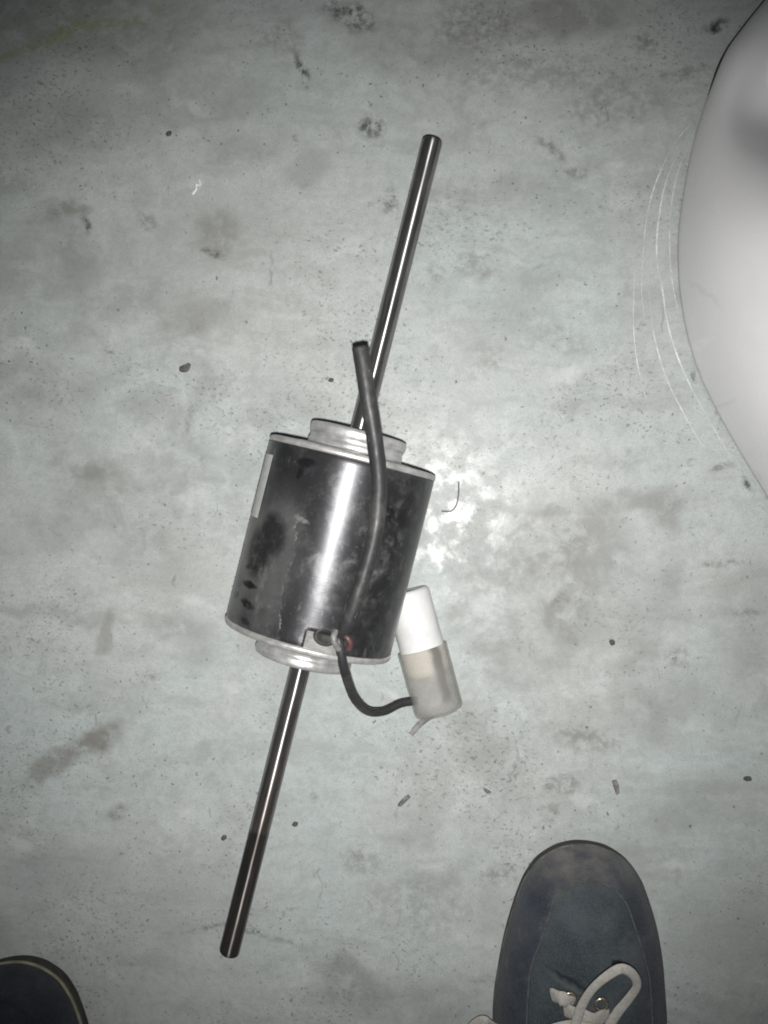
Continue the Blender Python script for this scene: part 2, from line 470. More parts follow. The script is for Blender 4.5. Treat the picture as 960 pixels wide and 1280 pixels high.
# pale ribbons on the floor: caustics thrown by the glossy base, put into colour
CAUSTIC_LINES = [
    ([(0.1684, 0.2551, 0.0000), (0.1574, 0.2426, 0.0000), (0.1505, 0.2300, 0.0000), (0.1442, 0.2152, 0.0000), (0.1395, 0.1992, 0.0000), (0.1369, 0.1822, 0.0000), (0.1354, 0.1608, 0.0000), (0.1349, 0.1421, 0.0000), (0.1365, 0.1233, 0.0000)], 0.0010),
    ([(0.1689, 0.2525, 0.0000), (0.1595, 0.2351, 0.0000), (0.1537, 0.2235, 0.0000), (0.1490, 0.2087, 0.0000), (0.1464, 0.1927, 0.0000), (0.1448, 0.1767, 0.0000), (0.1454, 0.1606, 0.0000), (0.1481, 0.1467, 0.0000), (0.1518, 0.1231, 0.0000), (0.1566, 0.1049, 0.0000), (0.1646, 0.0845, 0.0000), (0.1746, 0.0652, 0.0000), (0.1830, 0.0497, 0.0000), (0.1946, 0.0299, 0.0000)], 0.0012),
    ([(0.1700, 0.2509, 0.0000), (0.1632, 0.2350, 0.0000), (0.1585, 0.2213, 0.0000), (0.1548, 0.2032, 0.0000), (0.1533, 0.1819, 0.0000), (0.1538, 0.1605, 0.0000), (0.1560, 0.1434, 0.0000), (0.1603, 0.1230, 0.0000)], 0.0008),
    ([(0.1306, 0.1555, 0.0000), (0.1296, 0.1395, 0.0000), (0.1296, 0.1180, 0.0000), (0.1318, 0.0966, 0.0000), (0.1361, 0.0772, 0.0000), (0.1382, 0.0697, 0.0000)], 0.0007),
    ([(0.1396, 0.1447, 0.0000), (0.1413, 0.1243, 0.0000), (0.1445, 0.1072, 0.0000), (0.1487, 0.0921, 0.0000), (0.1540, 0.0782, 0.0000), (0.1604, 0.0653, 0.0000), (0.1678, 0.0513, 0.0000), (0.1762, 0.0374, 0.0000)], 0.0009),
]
def caustic_material():
    t = NT('painted_caustic')
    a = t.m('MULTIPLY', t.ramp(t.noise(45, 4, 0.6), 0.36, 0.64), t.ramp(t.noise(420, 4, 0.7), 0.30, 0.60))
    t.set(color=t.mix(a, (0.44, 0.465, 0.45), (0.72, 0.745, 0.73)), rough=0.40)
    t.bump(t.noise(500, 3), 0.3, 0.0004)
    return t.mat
M_caustic = caustic_material()
for pts, wd in CAUSTIC_LINES:
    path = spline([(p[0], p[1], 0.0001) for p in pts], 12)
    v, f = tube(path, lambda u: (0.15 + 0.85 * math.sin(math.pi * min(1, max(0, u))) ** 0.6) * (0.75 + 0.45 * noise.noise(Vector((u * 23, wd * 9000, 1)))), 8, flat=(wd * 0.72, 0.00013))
    build('caustic_line', v, f, M_caustic, floor)

# ---------------------------------------------------------------- white moulded base
def base_material():
    t = NT('white_glaze')
    w = t.warp(0.01, 40)
    n = t.ramp(t.noise(14, 4, 0.6), 0.3, 0.7)
    c = t.mix(n, (0.735, 0.725, 0.73), (0.775, 0.77, 0.77))
    c = t.mix(t.m('MULTIPLY', t.ramp(t.noise(160, 5, 0.7, w), 0.66, 0.76), 0.25), c, (0.45, 0.44, 0.42))
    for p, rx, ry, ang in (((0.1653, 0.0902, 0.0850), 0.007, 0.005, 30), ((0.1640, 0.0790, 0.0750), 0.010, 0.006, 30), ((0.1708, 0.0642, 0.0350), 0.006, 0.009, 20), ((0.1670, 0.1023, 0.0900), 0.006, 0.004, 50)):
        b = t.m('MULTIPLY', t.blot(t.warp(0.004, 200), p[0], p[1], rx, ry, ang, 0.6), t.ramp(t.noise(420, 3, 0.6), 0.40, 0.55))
        c = t.mix(t.m('MULTIPLY', b, 0.6), c, (0.90, 0.90, 0.90))  # glints off small rough scuffs, put into the colour as paler glaze
    for p, rx, ry, ang in (((0.1654, 0.1324, 0.0950), 0.0010, 0.020, 25), ((0.1837, 0.0646, 0.1000), 0.004, 0.002, 30)):
        c = t.mix(t.m('MULTIPLY', t.blot(t.warp(0.003, 120), p[0], p[1], rx, ry, ang, 0.9), 0.18), c, (0.35, 0.34, 0.33))
    t.set(color=c, rough=t.ramp(t.noise(30, 4, 0.6), 0.3, 0.7, 0.20, 0.30), spec=0.5)
    t.bump(t.noise(30, 3, 0.5), 0.08, 0.002)
    return t.mat

OUT = [(0.2431, 0.3706, 0.0000), (0.2157, 0.3356, 0.0000), (0.1991, 0.3149, 0.0000), (0.1871, 0.2972, 0.0000), (0.1757, 0.2677, 0.0000), (0.1684, 0.2445, 0.0000), (0.1627, 0.2191, 0.0000), (0.1580, 0.1872, 0.0000), (0.1570, 0.1605, 0.0000), (0.1592, 0.1337, 0.0000),
       (0.1645, 0.1070, 0.0000), (0.1719, 0.0845, 0.0000), (0.1825, 0.0620, 0.0000), (0.1962, 0.0373, 0.0000), (0.2120, 0.0106, 0.0000), (0.2314, -0.0187, 0.0000), (0.2653, -0.0559, 0.0000), (0.3118, -0.0848, 0.0000),
       (0.3681, -0.0896, 0.0000), (0.4161, -0.0578, 0.0000), (0.4434, -0.0053, 0.0000), (0.4580, 0.0677, 0.0000), (0.4600, 0.1561, 0.0000), (0.4470, 0.2498, 0.0000), (0.4165, 0.3285, 0.0000),
       (0.3709, 0.3794, 0.0000), (0.3200, 0.3994, 0.0000), (0.2765, 0.3931, 0.0000)]
outline = spline(OUT, 10, closed=True)
CEN = Vector((0.3108, 0.1530, 0.0000))
PROF_A = [(0, 0.003), (0.0006, 0.007), (0.002, 0.020), (0.0045, 0.037), (0.008, 0.053), (0.013, 0.068), (0.020, 0.081), (0.030, 0.0925), (0.045, 0.102), (0.07, 0.110), (0.10, 0.115), (0.3, 0.125)]
PROF_B = [(0, 0.003), (0.001, 0.008), (0.003, 0.013), (0.006, 0.0175), (0.011, 0.0225), (0.020, 0.029), (0.035, 0.040), (0.06, 0.056), (0.10, 0.078), (0.3, 0.125)]
DIMPLES = [((0.2241, 0.2517, 0.0550), 0.036, 0.034), ((0.2063, 0.0505, 0.0900), 0.034, 0.012)]
def moulded_base():
    n = len(outline)
    ds = [0, 0.0007, 0.0015, 0.0028, 0.004, 0.006, 0.0085, 0.011, 0.0145, 0.018, 0.022, 0.026, 0.031, 0.036, 0.042, 0.048, 0.055, 0.062, 0.07,
          0.078, 0.087, 0.096, 0.106, 0.118, 0.132, 0.15, 0.17]
    verts, faces = [], []
    # undercut foot
    for inset, z in ((0.004, 0.0), (0.0025, 0.0006)):
        for p in outline:
            d = (CEN - p).normalized()
            verts.append((p.x + d.x * inset, p.y + d.y * inset, z))
    for q, dd in enumerate(ds):
        for i, p in enumerate(outline):
            a, b = outline[i - 1], outline[(i + 1) % n]
            tg = (b - a).normalized()
            nr = Vector((-tg.y, tg.x, 0))
            cd = CEN - p
            if nr.dot(cd) < 0:
                nr = -nr
            L = cd.length
            k = smooth01(dd / 0.12)
            dirn = (nr * (1 - k) + cd.normalized() * k).normalized()
            pos = p + dirn * min(dd, L * 0.98)
            kb = smooth01((p.y - 0.145) / 0.14)
            z = lerp_table(PROF_A, dd) * (1 - kb) + lerp_table(PROF_B, dd) * kb
            for (c, s, h) in DIMPLES:
                r2 = ((pos.x - c[0]) ** 2 + (pos.y - c[1]) ** 2) / s ** 2
                z -= h * math.exp(-r2) * smooth01(dd / 0.03)
            verts.append((pos.x, pos.y, max(z, 0.003)))
    rows = len(ds) + 2
    for r in range(rows - 1):
        for i in range(n):
            j = (i + 1) % n
            faces.append((r * n + i, r * n + j, (r + 1) * n + j, (r + 1) * n + i))
    c = len(verts)
    verts.append((CEN.x, CEN.y, 0.122))
    for i in range(n):
        faces.append(((rows - 1) * n + i, (rows - 1) * n + (i + 1) % n, c))
    return verts, faces
bx, by = CEN.x, CEN.y
root = empty('pedestal_base', (bx, by, 0))
tag(root, 'large smooth white moulded base with a dimple, standing among pale curved arcs of painted light', 'base')
v, f = moulded_base()
v = [(a - bx, b - by, c) for a, b, c in v]
t_glaze = base_material()
shell = build('shell', v, f, t_glaze, root)
# object coordinates of the glaze marks are world ones: keep the mesh in place, shift its data
for vert in shell.data.vertices:
    vert.co.x += bx
    vert.co.y += by
shell.location = (-bx, -by, 0)
sm = shell.modifiers.new('smooth', 'SMOOTH')
sm.factor = 0.5
sm.iterations = 4
gv, gf = [], []  # black strip along the upper edge: shade of the overhang built as a part
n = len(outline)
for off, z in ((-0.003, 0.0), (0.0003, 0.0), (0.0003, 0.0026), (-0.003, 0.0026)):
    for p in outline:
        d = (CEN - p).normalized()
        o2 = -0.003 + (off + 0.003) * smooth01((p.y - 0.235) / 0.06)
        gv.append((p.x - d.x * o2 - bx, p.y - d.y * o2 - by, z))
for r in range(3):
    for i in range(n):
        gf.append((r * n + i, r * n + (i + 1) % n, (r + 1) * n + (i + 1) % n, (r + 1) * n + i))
build('shadow_strip', gv, gf, plain('shadow_black', (0.012, 0.012, 0.013), 0.6), root)

# ---------------------------------------------------------------- electric motor
RB, LB = 0.0530, 0.0600                 # housing radius, half length
TILT = R(14.15)
MO = Vector((-0.0687, -0.0275, 0))
motor = empty('electric_motor', MO, -TILT)
tag(motor, 'black cylindrical electric motor with long steel shaft at both ends, lying on the floor', 'motor')
UNROT = Matrix.Rotation(TILT, 3, 'Z')
def loc(p):                              # a point of the room in the motor's own frame
    return UNROT @ (Vector(p) - MO)

def housing_material():
    t = NT('black_housing')
    o = t.obj()
    sep = t.node('ShaderNodeSeparateXYZ')
    t.put(sep.inputs[0], o)
    ang = t.m('ARCTAN2', sep.outputs[0], t.m('SUBTRACT', sep.outputs[2], RB))
    cmb = t.node('ShaderNodeCombineXYZ')
    t.put(cmb.inputs[0], t.m('MULTIPLY', ang, RB))
    t.put(cmb.inputs[1], sep.outputs[1])
    uv = cmb.outputs[0]                  # unrolled sheet, metres
    w = t.warp(0.006, 90, uv, 4)
    w2 = t.warp(0.010, 45, uv, 4)
    dust = t.ramp(t.noise(42, 6, 0.68, w2), 0.44, 0.72)
    fine = t.noise(420, 4, 0.65, uv)
    base = t.mix(t.m('MULTIPLY', dust, 0.55), (0.019, 0.0192, 0.020), (0.068, 0.068, 0.067))
    haze = t.blot(w2, -0.036, -0.010, 0.034, 0.055, 0, 0.7)
    base = t.mix(t.m('MULTIPLY', haze, t.ramp(dust, 0, 1, 0.55, 0.9, False)), base, (0.088, 0.088, 0.086))
    base = t.mix(t.ramp(fine, 0.62, 0.75, 0.0, 0.30), base, (0.20, 0.20, 0.20))
    # dark wiped and oily patches
    wet = None
    for x, y, rx, ry, a, s in ((-0.034, 0.002, 0.015, 0.017, 30, 0.8), (-0.043, -0.010, 0.015, 0.020, 20, 0.8),
                               (-0.0445, -0.020, 0.0110, 0.0030, 8, 0.9), (-0.0430, -0.0305, 0.0105, 0.0030, 3, 0.95), (-0.0405, -0.042, 0.0095, 0.0030, -6, 0.9),
                               (-0.038, -0.052, 0.0065, 0.0024, -10, 0.6), (-0.055, -0.040, 0.004, 0.003, 0, 0.7), (-0.022, 0.048, 0.0075, 0.0035, 10, 0.85),
                               (-0.024, 0.042, 0.003, 0.006, 0, 0.7), (0.034, 0.030, 0.008, 0.006, 0, 0.7), (0.050, 0.035, 0.012, 0.014, 0, 0.6)):
        b = t.m('MULTIPLY', t.blot(t.warp(0.0045, 170, uv), x, y, rx, ry, a, 0.5), s)
        wet = b if wet is None else t.m('MAXIMUM', wet, b)
    
    # dried tide line: dust stands on one side of an evaporated puddle
    tide_src = t.m('ADD', sep.outputs[0], t.m('MULTIPLY', t.noise(40, 5, 0.6, uv), 0.026))
    low = t.ramp(sep.outputs[1], 0.006, 0.030, 1, 0)
    inside = t.m('MULTIPLY', t.ramp(tide_src, -0.0025, -0.0015, 1, 0), low)
    base = t.mix(t.m('MULTIPLY', inside, t.ramp(t.noise(55, 5, 0.7, w), 0.30, 0.65, 0.05, 0.55)), base, (0.088, 0.087, 0.083))
    line = t.ramp(t.m('ABSOLUTE', t.m('SUBTRACT', tide_src, -0.002)), 0.0001, 0.0008, 1.0, 0.0)
    line = t.m('MULTIPLY', t.m('MULTIPLY', line, low), t.ramp(t.noise(110, 4, 0.65, uv), 0.42, 0.66))
    smear = t.noise(110, 6, 0.76, t.mapping(w, (0, 0, 0), (0, 0, R(20)), (1.0, 0.5, 1)))
    smear = t.m('MULTIPLY', t.ramp(smear, 0.52, 0.72), t.ramp(t.noise(24, 3, 0.6, t.mapping(uv, (3, 1, 0))), 0.42, 0.60))
    drip = t.blot(t.warp(0.004, 160, uv), -0.0155, 0.0155, 0.0065, 0.0021, -14, 0.6)
    drip = t.m('MULTIPLY', drip, t.ramp(fine, 0.35, 0.6, 0.4, 1))
    splash = t.m('MULTIPLY', t.blot(t.warp(0.006, 200, uv, 4), 0.034, 0.010, 0.022, 0.050, 0, 0.6), t.ramp(t.noise(85, 6, 0.74, w), 0.50, 0.70))
    marks = t.m('MAXIMUM', t.m('MAXIMUM', t.m('MULTIPLY', line, 0.8), t.m('MULTIPLY', smear, 0.46)), t.m('MAXIMUM', t.m('MULTIPLY', drip, 0.6), t.m('MULTIPLY', splash, 0.45)))
    wet = t.m('MULTIPLY', wet, t.ramp(t.noise(130, 5, 0.7, uv), 0.30, 0.52, 0.45, 1.0))
    base = t.mix(wet, base, (0.008, 0.008, 0.0085))
    scr = t.ramp(t.noise(300, 2, 0.5, t.mapping(uv, (0, 0, 0), (0, 0, R(-25)), (1, 0.12, 1))), 0.70, 0.76)
    scr = t.m('MULTIPLY', scr, t.blot(w2, 0.036, -0.034, 0.020, 0.03, 0, 0.6))
    marks = t.m('MAXIMUM', marks, t.m('MULTIPLY', scr, 0.8))
    base = t.mix(t.m('MULTIPLY', marks, 0.55), base, (0.23, 0.23, 0.225))
    metal = t.m('MULTIPLY', t.m('SUBTRACT', 1.0, marks), 0.62)
    col = t.mix(metal, base, t.mix(1.0, base, (3.9, 3.9, 4.0), 'MULTIPLY'))
    rough = t.m('ADD', t.ramp(dust, 0, 1, 0.33, 0.43, False), t.m('MULTIPLY', marks, 0.3))
    rough = t.m('ADD', rough, t.m('MULTIPLY', wet, -0.04))
    t.set(color=col, metal=metal, rough=rough, spec=0.4)
    t.brushed(0.35)
    brushed = t.noise(240, 3, 0.6, t.mapping(uv, (0, 0, 0), (0, 0, 0), (0.15, 4, 1)))
    t.bump(t.m('ADD', t.m('MULTIPLY', brushed, 0.6), t.m('MULTIPLY', marks, 0.8)), 0.06, 0.0006)
    return t.mat

def alloy_material(name, lo, hi, metal=0.55, rough=0.36):
    t = NT(name)
    n = t.noise(120, 5, 0.65)
    st = t.noise(60, 3, 0.5, t.mapping(t.obj(), (0, 0, 0), (0, 0, 0), (1, 22, 1)))
    c = t.mix(t.ramp(n, 0.3, 0.7), lo, hi)
    c = t.mix(t.ramp(st, 0.45, 0.7, 0, 0.35), c, tuple(x * 0.55 for x in lo))
    t.set(color=c, metal=metal, rough=t.ramp(n, 0.3, 0.7, rough * 0.8, rough * 1.25))
    t.bump(st, 0.12, 0.0004)
    return t.mat
M_alloy = alloy_material('cast_alloy', (0.46, 0.46, 0.45), (0.66, 0.66, 0.65))
M_rim = alloy_material('rim_alloy', (0.40, 0.395, 0.38), (0.62, 0.61, 0.59), 0.45, 0.36)

# housing: a rolled sheet with a notch at the cable outlet, as a thin double skin
NOT_A0, NOT_A1, NOT_Y = R(4.5), R(27), -0.0475
nth = 180
ys = [-0.0560, -0.0553] + [-0.0553 + (0.0560 + 0.0547) * k / 46 for k in range(1, 46)] + [0.0556, 0.0562]
def housing():
    verts, faces = [], []
    for y in ys:
        e = 0.0004 if (y < -0.0558 or y > 0.056) else 0.0
        for k in range(nth):
            a = 2 * math.pi * k / nth
            verts.append(((RB - e) * math.sin(a), y, RB + (RB - e) * math.cos(a)))
    for i in range(len(ys) - 1):
        for k in range(nth):
            a = 2 * math.pi * (k + 0.5) / nth
            wob = 0.0
            if NOT_A0 < a < NOT_A1 and ys[i] < NOT_Y + wob:
                continue
            l = (k + 1) % nth
            faces.append((i * nth + k, i * nth + l, (i + 1) * nth + l, (i + 1) * nth + k))
    return verts, faces
v, f = housing()
hs = build('housing', v, f, housing_material(), motor)
so = hs.modifiers.new('sheet', 'SOLIDIFY')
so.thickness = 0.0008
so.offset = -1
# end caps: shallow alloy cups with a rolled rim
for s in (1, -1):
    prof = [(s * 0.030, 0.0518), (s * 0.0563, 0.0518), (s * 0.0565, 0.0532), (s * 0.0572, 0.0534), (s * 0.0588, 0.0533), (s * 0.0597, 0.0527),
            (s * 0.0601, 0.0517), (s * 0.0600, 0.046), (s * 0.0612, 0.036), (s * 0.0612, 0.0)]
    v, f = lathe_y(prof, 160, RB)
    cap = build('end_cap', v, f, M_rim, motor)
# resilient mounting rings on the bearing bosses
for s, e in ((1, 0.0148), (-1, 0.0132)):
    y0 = s * 0.0602
    prof = [(y0, 0.0), (y0, 0.0285)]
    for q, r in ((0.06, 0.0296), (0.14, 0.0303), (0.26, 0.0303), (0.34, 0.0299), (0.40, 0.0296), (0.50, 0.0297), (0.56, 0.0302), (0.62, 0.0306),
                 (0.80, 0.0309), (0.92, 0.0307), (0.98, 0.0300), (1.0, 0.0290)):
        prof.append((y0 + s * e * q, r))
    prof += [(y0 + s * e * 0.985, 0.0255), (y0 + s * e * 0.86, 0.0245), (y0 + s * e * 0.86, 0.012), (y0 + s * e * 1.02, 0.0115), (y0 + s * e * 1.02, 0.0)]
    v, f = lathe_y(prof, 120, RB)
    build('mounting_ring', v, f, M_alloy, motor)

def shaft_material():
    t = NT('steel_shaft')
    lng = t.mapping(t.obj(), (0, 0, 0), (0, 0, 0), (6, 0.6, 6))
    n = t.noise(60, 5, 0.6, lng)
    spots = t.ramp(t.noise(170, 5, 0.7), 0.6, 0.75)
    sep = t.node('ShaderNodeSeparateXYZ')
    t.put(sep.inputs[0], t.obj())
    brown = t.ramp(sep.outputs[1], -0.06, -0.20, 0.0, 0.7)
    c = t.mix(t.ramp(n, 0.3, 0.7), (0.22, 0.216, 0.212), (0.40, 0.395, 0.39))
    c = t.mix(brown, c, t.mix(1.0, c, (0.94, 0.82, 0.75), 'MULTIPLY'))
    c = t.mix(t.m('MULTIPLY', spots, 0.7), c, (0.06, 0.05, 0.045))
    streak = t.ramp(t.noise(90, 4, 0.7, t.mapping(t.obj(), (4, 0, 0), (0, 0, 0), (8, 0.25, 8))), 0.42, 0.66)
    c = t.mix(t.m('MULTIPLY', streak, 0.5), c, (0.09, 0.08, 0.075))
    c = t.mix(t.ramp(sep.outputs[1], -0.183, -0.187, 0.0, 0.5), c, (0.070, 0.064, 0.060))
    t.set(color=c, metal=0.88, rough=t.ramp(n, 0.3, 0.7, 0.33, 0.42))
    t.brushed(0.93)
    t.bump(t.noise(260, 4, 0.6), 0.05, 0.0003)
    return t.mat
RS = 0.0063
def shaft(y0, y1, flat_from=None):
    """round bar from the ring outwards, with a chamfered tip and a milled flat near the end"""
    sg = 1 if y1 > y0 else -1
    yy = [y0 + (y1 - sg * 0.0016 - y0) * k / 120 for k in range(121)] + [y1 - sg * 0.0008, y1]
    rr = [RS] * 121 + [RS * 0.96, RS * 0.82]
    nr = Vector((-0.66, 0, 0.75)).normalized()
    n_ = 48
    verts, faces = [], []
    for y, r in zip(yy, rr):
        for k in range(n_):
            a = 2 * math.pi * k / n_
            p = Vector((r * math.sin(a), 0, r * math.cos(a)))
            if flat_from is not None and abs(y) > flat_from:
                ex = p.dot(nr) - RS * 0.84
                if ex > 0:
                    p -= nr * ex
            verts.append((p.x, y, RB + p.z))
    m = len(yy)
    for i in range(m - 1):
        for k in range(n_):
            l = (k + 1) % n_
            faces.append((i * n_ + k, i * n_ + l, (i + 1) * n_ + l, (i + 1) * n_ + k))
    faces.append(tuple(range((m - 1) * n_, m * n_)))
    return verts, faces
M_shaft = shaft_material()
v, f = shaft(0.060, 0.2625)
build('shaft', v, f, M_shaft, motor)
v, f = shaft(-0.060, -0.2665, 0.186)
build('shaft', v, f, M_shaft, motor)

# rating sticker on the shoulder of the housing
verts, faces = [], []
na, ny = 18, 20
for i in range(ny + 1):
    y = 0.0085 + (0.0475 - 0.0085) * i / ny
    for k in range(na + 1):
        a = -R(56) - R(48) * k / na
        r = RB + 0.00025
        verts.append((r * math.sin(a), y, RB + r * math.cos(a)))
for i in range(ny):
    for k in range(na):
        q = i * (na + 1) + k
        faces.append((q, q + 1, q + na + 2, q + na + 1))
st = build('rating_sticker', verts, faces, plain('silver_sticker', (0.62, 0.62, 0.60), 0.5, 0.1, 0.10, 160), motor)

# cables
def cable_material():
    t = NT('black_cable')
    n = t.noise(150, 5, 0.65)
    dust = t.ramp(t.noise(60, 5, 0.65, t.warp(0.01, 60)), 0.48, 0.70)
    c = t.mix(t.m('MULTIPLY', dust, 0.5), (0.030, 0.030, 0.031), (0.095, 0.095, 0.09))
    sc = t.ramp(t.noise(500, 2, 0.5, t.mapping(t.obj(), (0, 0, 0), (0, 0, R(10)), (1, 0.16, 1))), 0.70, 0.78)
    c = t.mix(t.m('MULTIPLY', sc, 0.4), c, (0.32, 0.32, 0.31))
    t.set(color=c, rough=t.ramp(n, 0.3, 0.7, 0.42, 0.56), spec=0.42)
    t.bump(t.noise(300, 4, 0.6), 0.12, 0.0005)
    return t.mat
M_cable = cable_material()
pts = [(-0.0589, -0.0787, 0.0950), (-0.0549, -0.0726, 0.1025), (-0.0504, -0.0620, 0.1060), (-0.0448, -0.0448, 0.1075), (-0.0392, -0.0265, 0.1085), (-0.0355, -0.0068, 0.1090), (-0.0345, 0.0118, 0.1105), (-0.0361, 0.0307, 0.1130),
       (-0.0391, 0.0517, 0.1160), (-0.0421, 0.0717, 0.1180), (-0.0447, 0.0878, 0.1180)]
path = spline([loc(p) for p in pts], 12)
v, f = tube(path, lambda u: 0.0036 + 0.0011 * smooth01(u / 0.30), 20, jitter=0.05)
lead = build('supply_cable', v, f, M_cable, motor)
# cut end with conductor cores
endp, dirp = path[-1], (path[-1] - path[-4]).normalized()
sd = dirp.cross(Vector((0, 0, 1))).normalized()
M_core = plain('core_insulation', (0.022, 0.021, 0.021), 0.55)
for q in range(3):
    a = 2 * math.pi * q / 3 + 0.5
    off = sd * (0.0018 * math.cos(a)) + Vector((0, 0, 1)) * (0.0018 * math.sin(a))
    v, f = tube([endp + off - dirp * 0.001, endp + off, endp + off + dirp * 0.0007], 0.0012, 10)
    build('core', v, f, M_core, lead)
pts2 = [(-0.0601, -0.0757, 0.0970), (-0.0585, -0.0804, 0.0995), (-0.0568, -0.0914, 0.0980), (-0.0549, -0.1044, 0.0880), (-0.0521, -0.1202, 0.0660), (-0.0458, -0.1322, 0.0440), (-0.0364, -0.1349, 0.0310), (-0.0268, -0.1315, 0.0240), (-0.0195, -0.1306, 0.0200), (-0.0153, -0.1305, 0.0180)]
path2 = spline([loc(p) for p in pts2], 12)
v, f = tube(path2, 0.00285, 16, jitter=0.06)
build('capacitor_cable', v, f, M_cable, motor)
# outlet: dark bushing, red and grey conductors
def bushing():
    n_ = 40
    verts, faces = [], []
    for i, (r, h) in enumerate(((0.0075, -0.0016), (0.0072, 0.0000), (0.0062, 0.0007), (0.0048, 0.0004), (0.0042, -0.0005), (0.0, -0.0006))):
        for k in range(n_):
            a = 2 * math.pi * k / n_
            x = 0.0150 + r * math.cos(a)
            y = -0.0470 + 0.78 * r * math.sin(a)
            ang = x / RB
            rr = RB - 0.0004 + h
            verts.append((rr * math.sin(ang), y, RB + rr * math.cos(ang)))
    for i in range(5):
        for k in range(n_):
            l = (k + 1) % n_
            faces.append((i * n_ + k, i * n_ + l, (i + 1) * n_ + l, (i + 1) * n_ + k))
    return verts, faces
v, f = bushing()
build('cable_bushing', v, f, plain('grey_bushing', (0.030, 0.030, 0.029), 0.7, 0, 0.4, 200, 0.3), motor)
def wire(name, pl, r, col):
    v, f = tube(spline([loc(p) for p in pl], 8), r, 10)
    build(name, v, f, plain(name + '_plastic', col, 0.45, 0, 0.3), motor)
wire('red_wire', [(-0.0565, -0.0751, 0.1010), (-0.0534, -0.0771, 0.1032), (-0.0517, -0.0804, 0.1025), (-0.0528, -0.0844, 0.1005)], 0.0017, (0.10, 0.048, 0.046))
wire('grey_wire', [(-0.0601, -0.0731, 0.1020), (-0.0612, -0.0770, 0.1044), (-0.0599, -0.0812, 0.1040), (-0.0582, -0.0842, 0.1020)], 0.0019, (0.17, 0.17, 0.165))
# ---------------------------------------------------------------- run capacitor in its plastic sleeve
C0, C1 = Vector((-0.0223, -0.0574, 0.0160)), Vector((-0.0002, -0.1390, 0.0170))
ca = C1 - C0
clen = Vector((ca.x, ca.y, 0)).length
crz = math.atan2(ca.y, ca.x) - math.pi / 2
cap = empty('capacitor', ((C0.x + C1.x) / 2, (C0.y + C1.y) / 2, 0), crz)
tag(cap, 'small white capacitor half pushed into a cloudy plastic sleeve, wired to the motor', 'capacitor')
hl = clen / 2
RC, RSL = 0.0149, 0.0168
SPLIT = -hl + 0.0395                          # where the sleeve begins
def can_material():
    t = NT('white_can')
    n = t.ramp(t.noise(60, 5, 0.6), 0.35, 0.65)
    c = t.mix(n, (0.66, 0.66, 0.65), (0.76, 0.76, 0.75))
    c = t.mix(t.m('MULTIPLY', t.ramp(t.noise(240, 5, 0.7), 0.62, 0.72), 0.5), c, (0.3, 0.3, 0.28))
    sep = t.node('ShaderNodeSeparateXYZ')
    t.put(sep.inputs[0], t.obj())
    c = t.mix(t.ramp(sep.outputs[1], SPLIT - 0.001, SPLIT + 0.001, 0, 0.85), c, (0.80, 0.72, 0.60))
    t.set(color=c, rough=0.38)
    t.bump(t.noise(120, 3), 0.06, 0.0006)
    return t.mat
ly0, ly1 = -hl, SPLIT + 0.0185
v, f = lathe_y([(ly0 + 0.0006, 0.0), (ly0 + 0.0006, 0.0105), (ly0, 0.0118), (ly0 + 0.0004, 0.0132), (ly0 + 0.0018, 0.0144), (ly0 + 0.0040, RC), (ly1 - 0.005, RC), (ly1 - 0.002, RC - 0.0012), (ly1, RC - 0.004), (ly1, 0)], 72, RSL)
build('can', v, f, can_material(), cap)
def sleeve_material():
    t = NT('cloudy_plastic')
    n = t.ramp(t.noise(70, 5, 0.6), 0.35, 0.65)
    sep = t.node('ShaderNodeSeparateXYZ')
    t.put(sep.inputs[0], t.obj())
    ang = t.m('ARCTAN2', t.m('MULTIPLY', sep.outputs[0], -1.0), t.m('SUBTRACT', sep.outputs[2], RSL))
    ang = t.m('ADD', ang, t.m('MULTIPLY', t.m('SUBTRACT', t.noise(90, 4, 0.6), 0.5), 0.35))
    dark_streak = t.m('MULTIPLY', t.ramp(ang, R(10), R(26)), t.ramp(ang, R(36), R(52), 1, 0))  # dark brown streak down one side, weaker towards the closed end
    dark_streak = t.m('MULTIPLY', dark_streak, t.ramp(sep.outputs[1], hl - 0.012, hl - 0.003, 1, 0))
    dark_streak = t.m('MULTIPLY', dark_streak, t.ramp(sep.outputs[1], SPLIT, hl, 0.72, 0.45, False))
    t.set(color=t.mix(dark_streak, t.mix(n, (0.64, 0.64, 0.625), (0.72, 0.72, 0.70)), (0.055, 0.048, 0.038)), rough=0.5, spec=0.25)
    tr = t.node('ShaderNodeBsdfTransparent')
    tr.inputs[0].default_value = (0.96, 0.955, 0.94, 1)
    tl = t.node('ShaderNodeBsdfTranslucent')
    tl.inputs[0].default_value = (0.66, 0.65, 0.62, 1)
    m1 = t.node('ShaderNodeMixShader')
    m1.inputs[0].default_value = 0.28
    t.t.links.new(t.bsdf.outputs[0], m1.inputs[1])
    t.t.links.new(tl.outputs[0], m1.inputs[2])
    m2 = t.node('ShaderNodeMixShader')
    t.put(m2.inputs[0], t.m('MULTIPLY', t.ramp(n, 0, 1, 0.74, 0.62, False), t.m('SUBTRACT', 1.0, t.m('MULTIPLY', dark_streak, 0.75))))
    t.t.links.new(m1.outputs[0], m2.inputs[1])
    t.t.links.new(tr.outputs[0], m2.inputs[2])
    t.t.links.new(m2.outputs[0], t.out.inputs[0])
    t.bump(t.noise(90, 3), 0.08, 0.0008)
    return t.mat
sl0, sl1 = SPLIT, hl
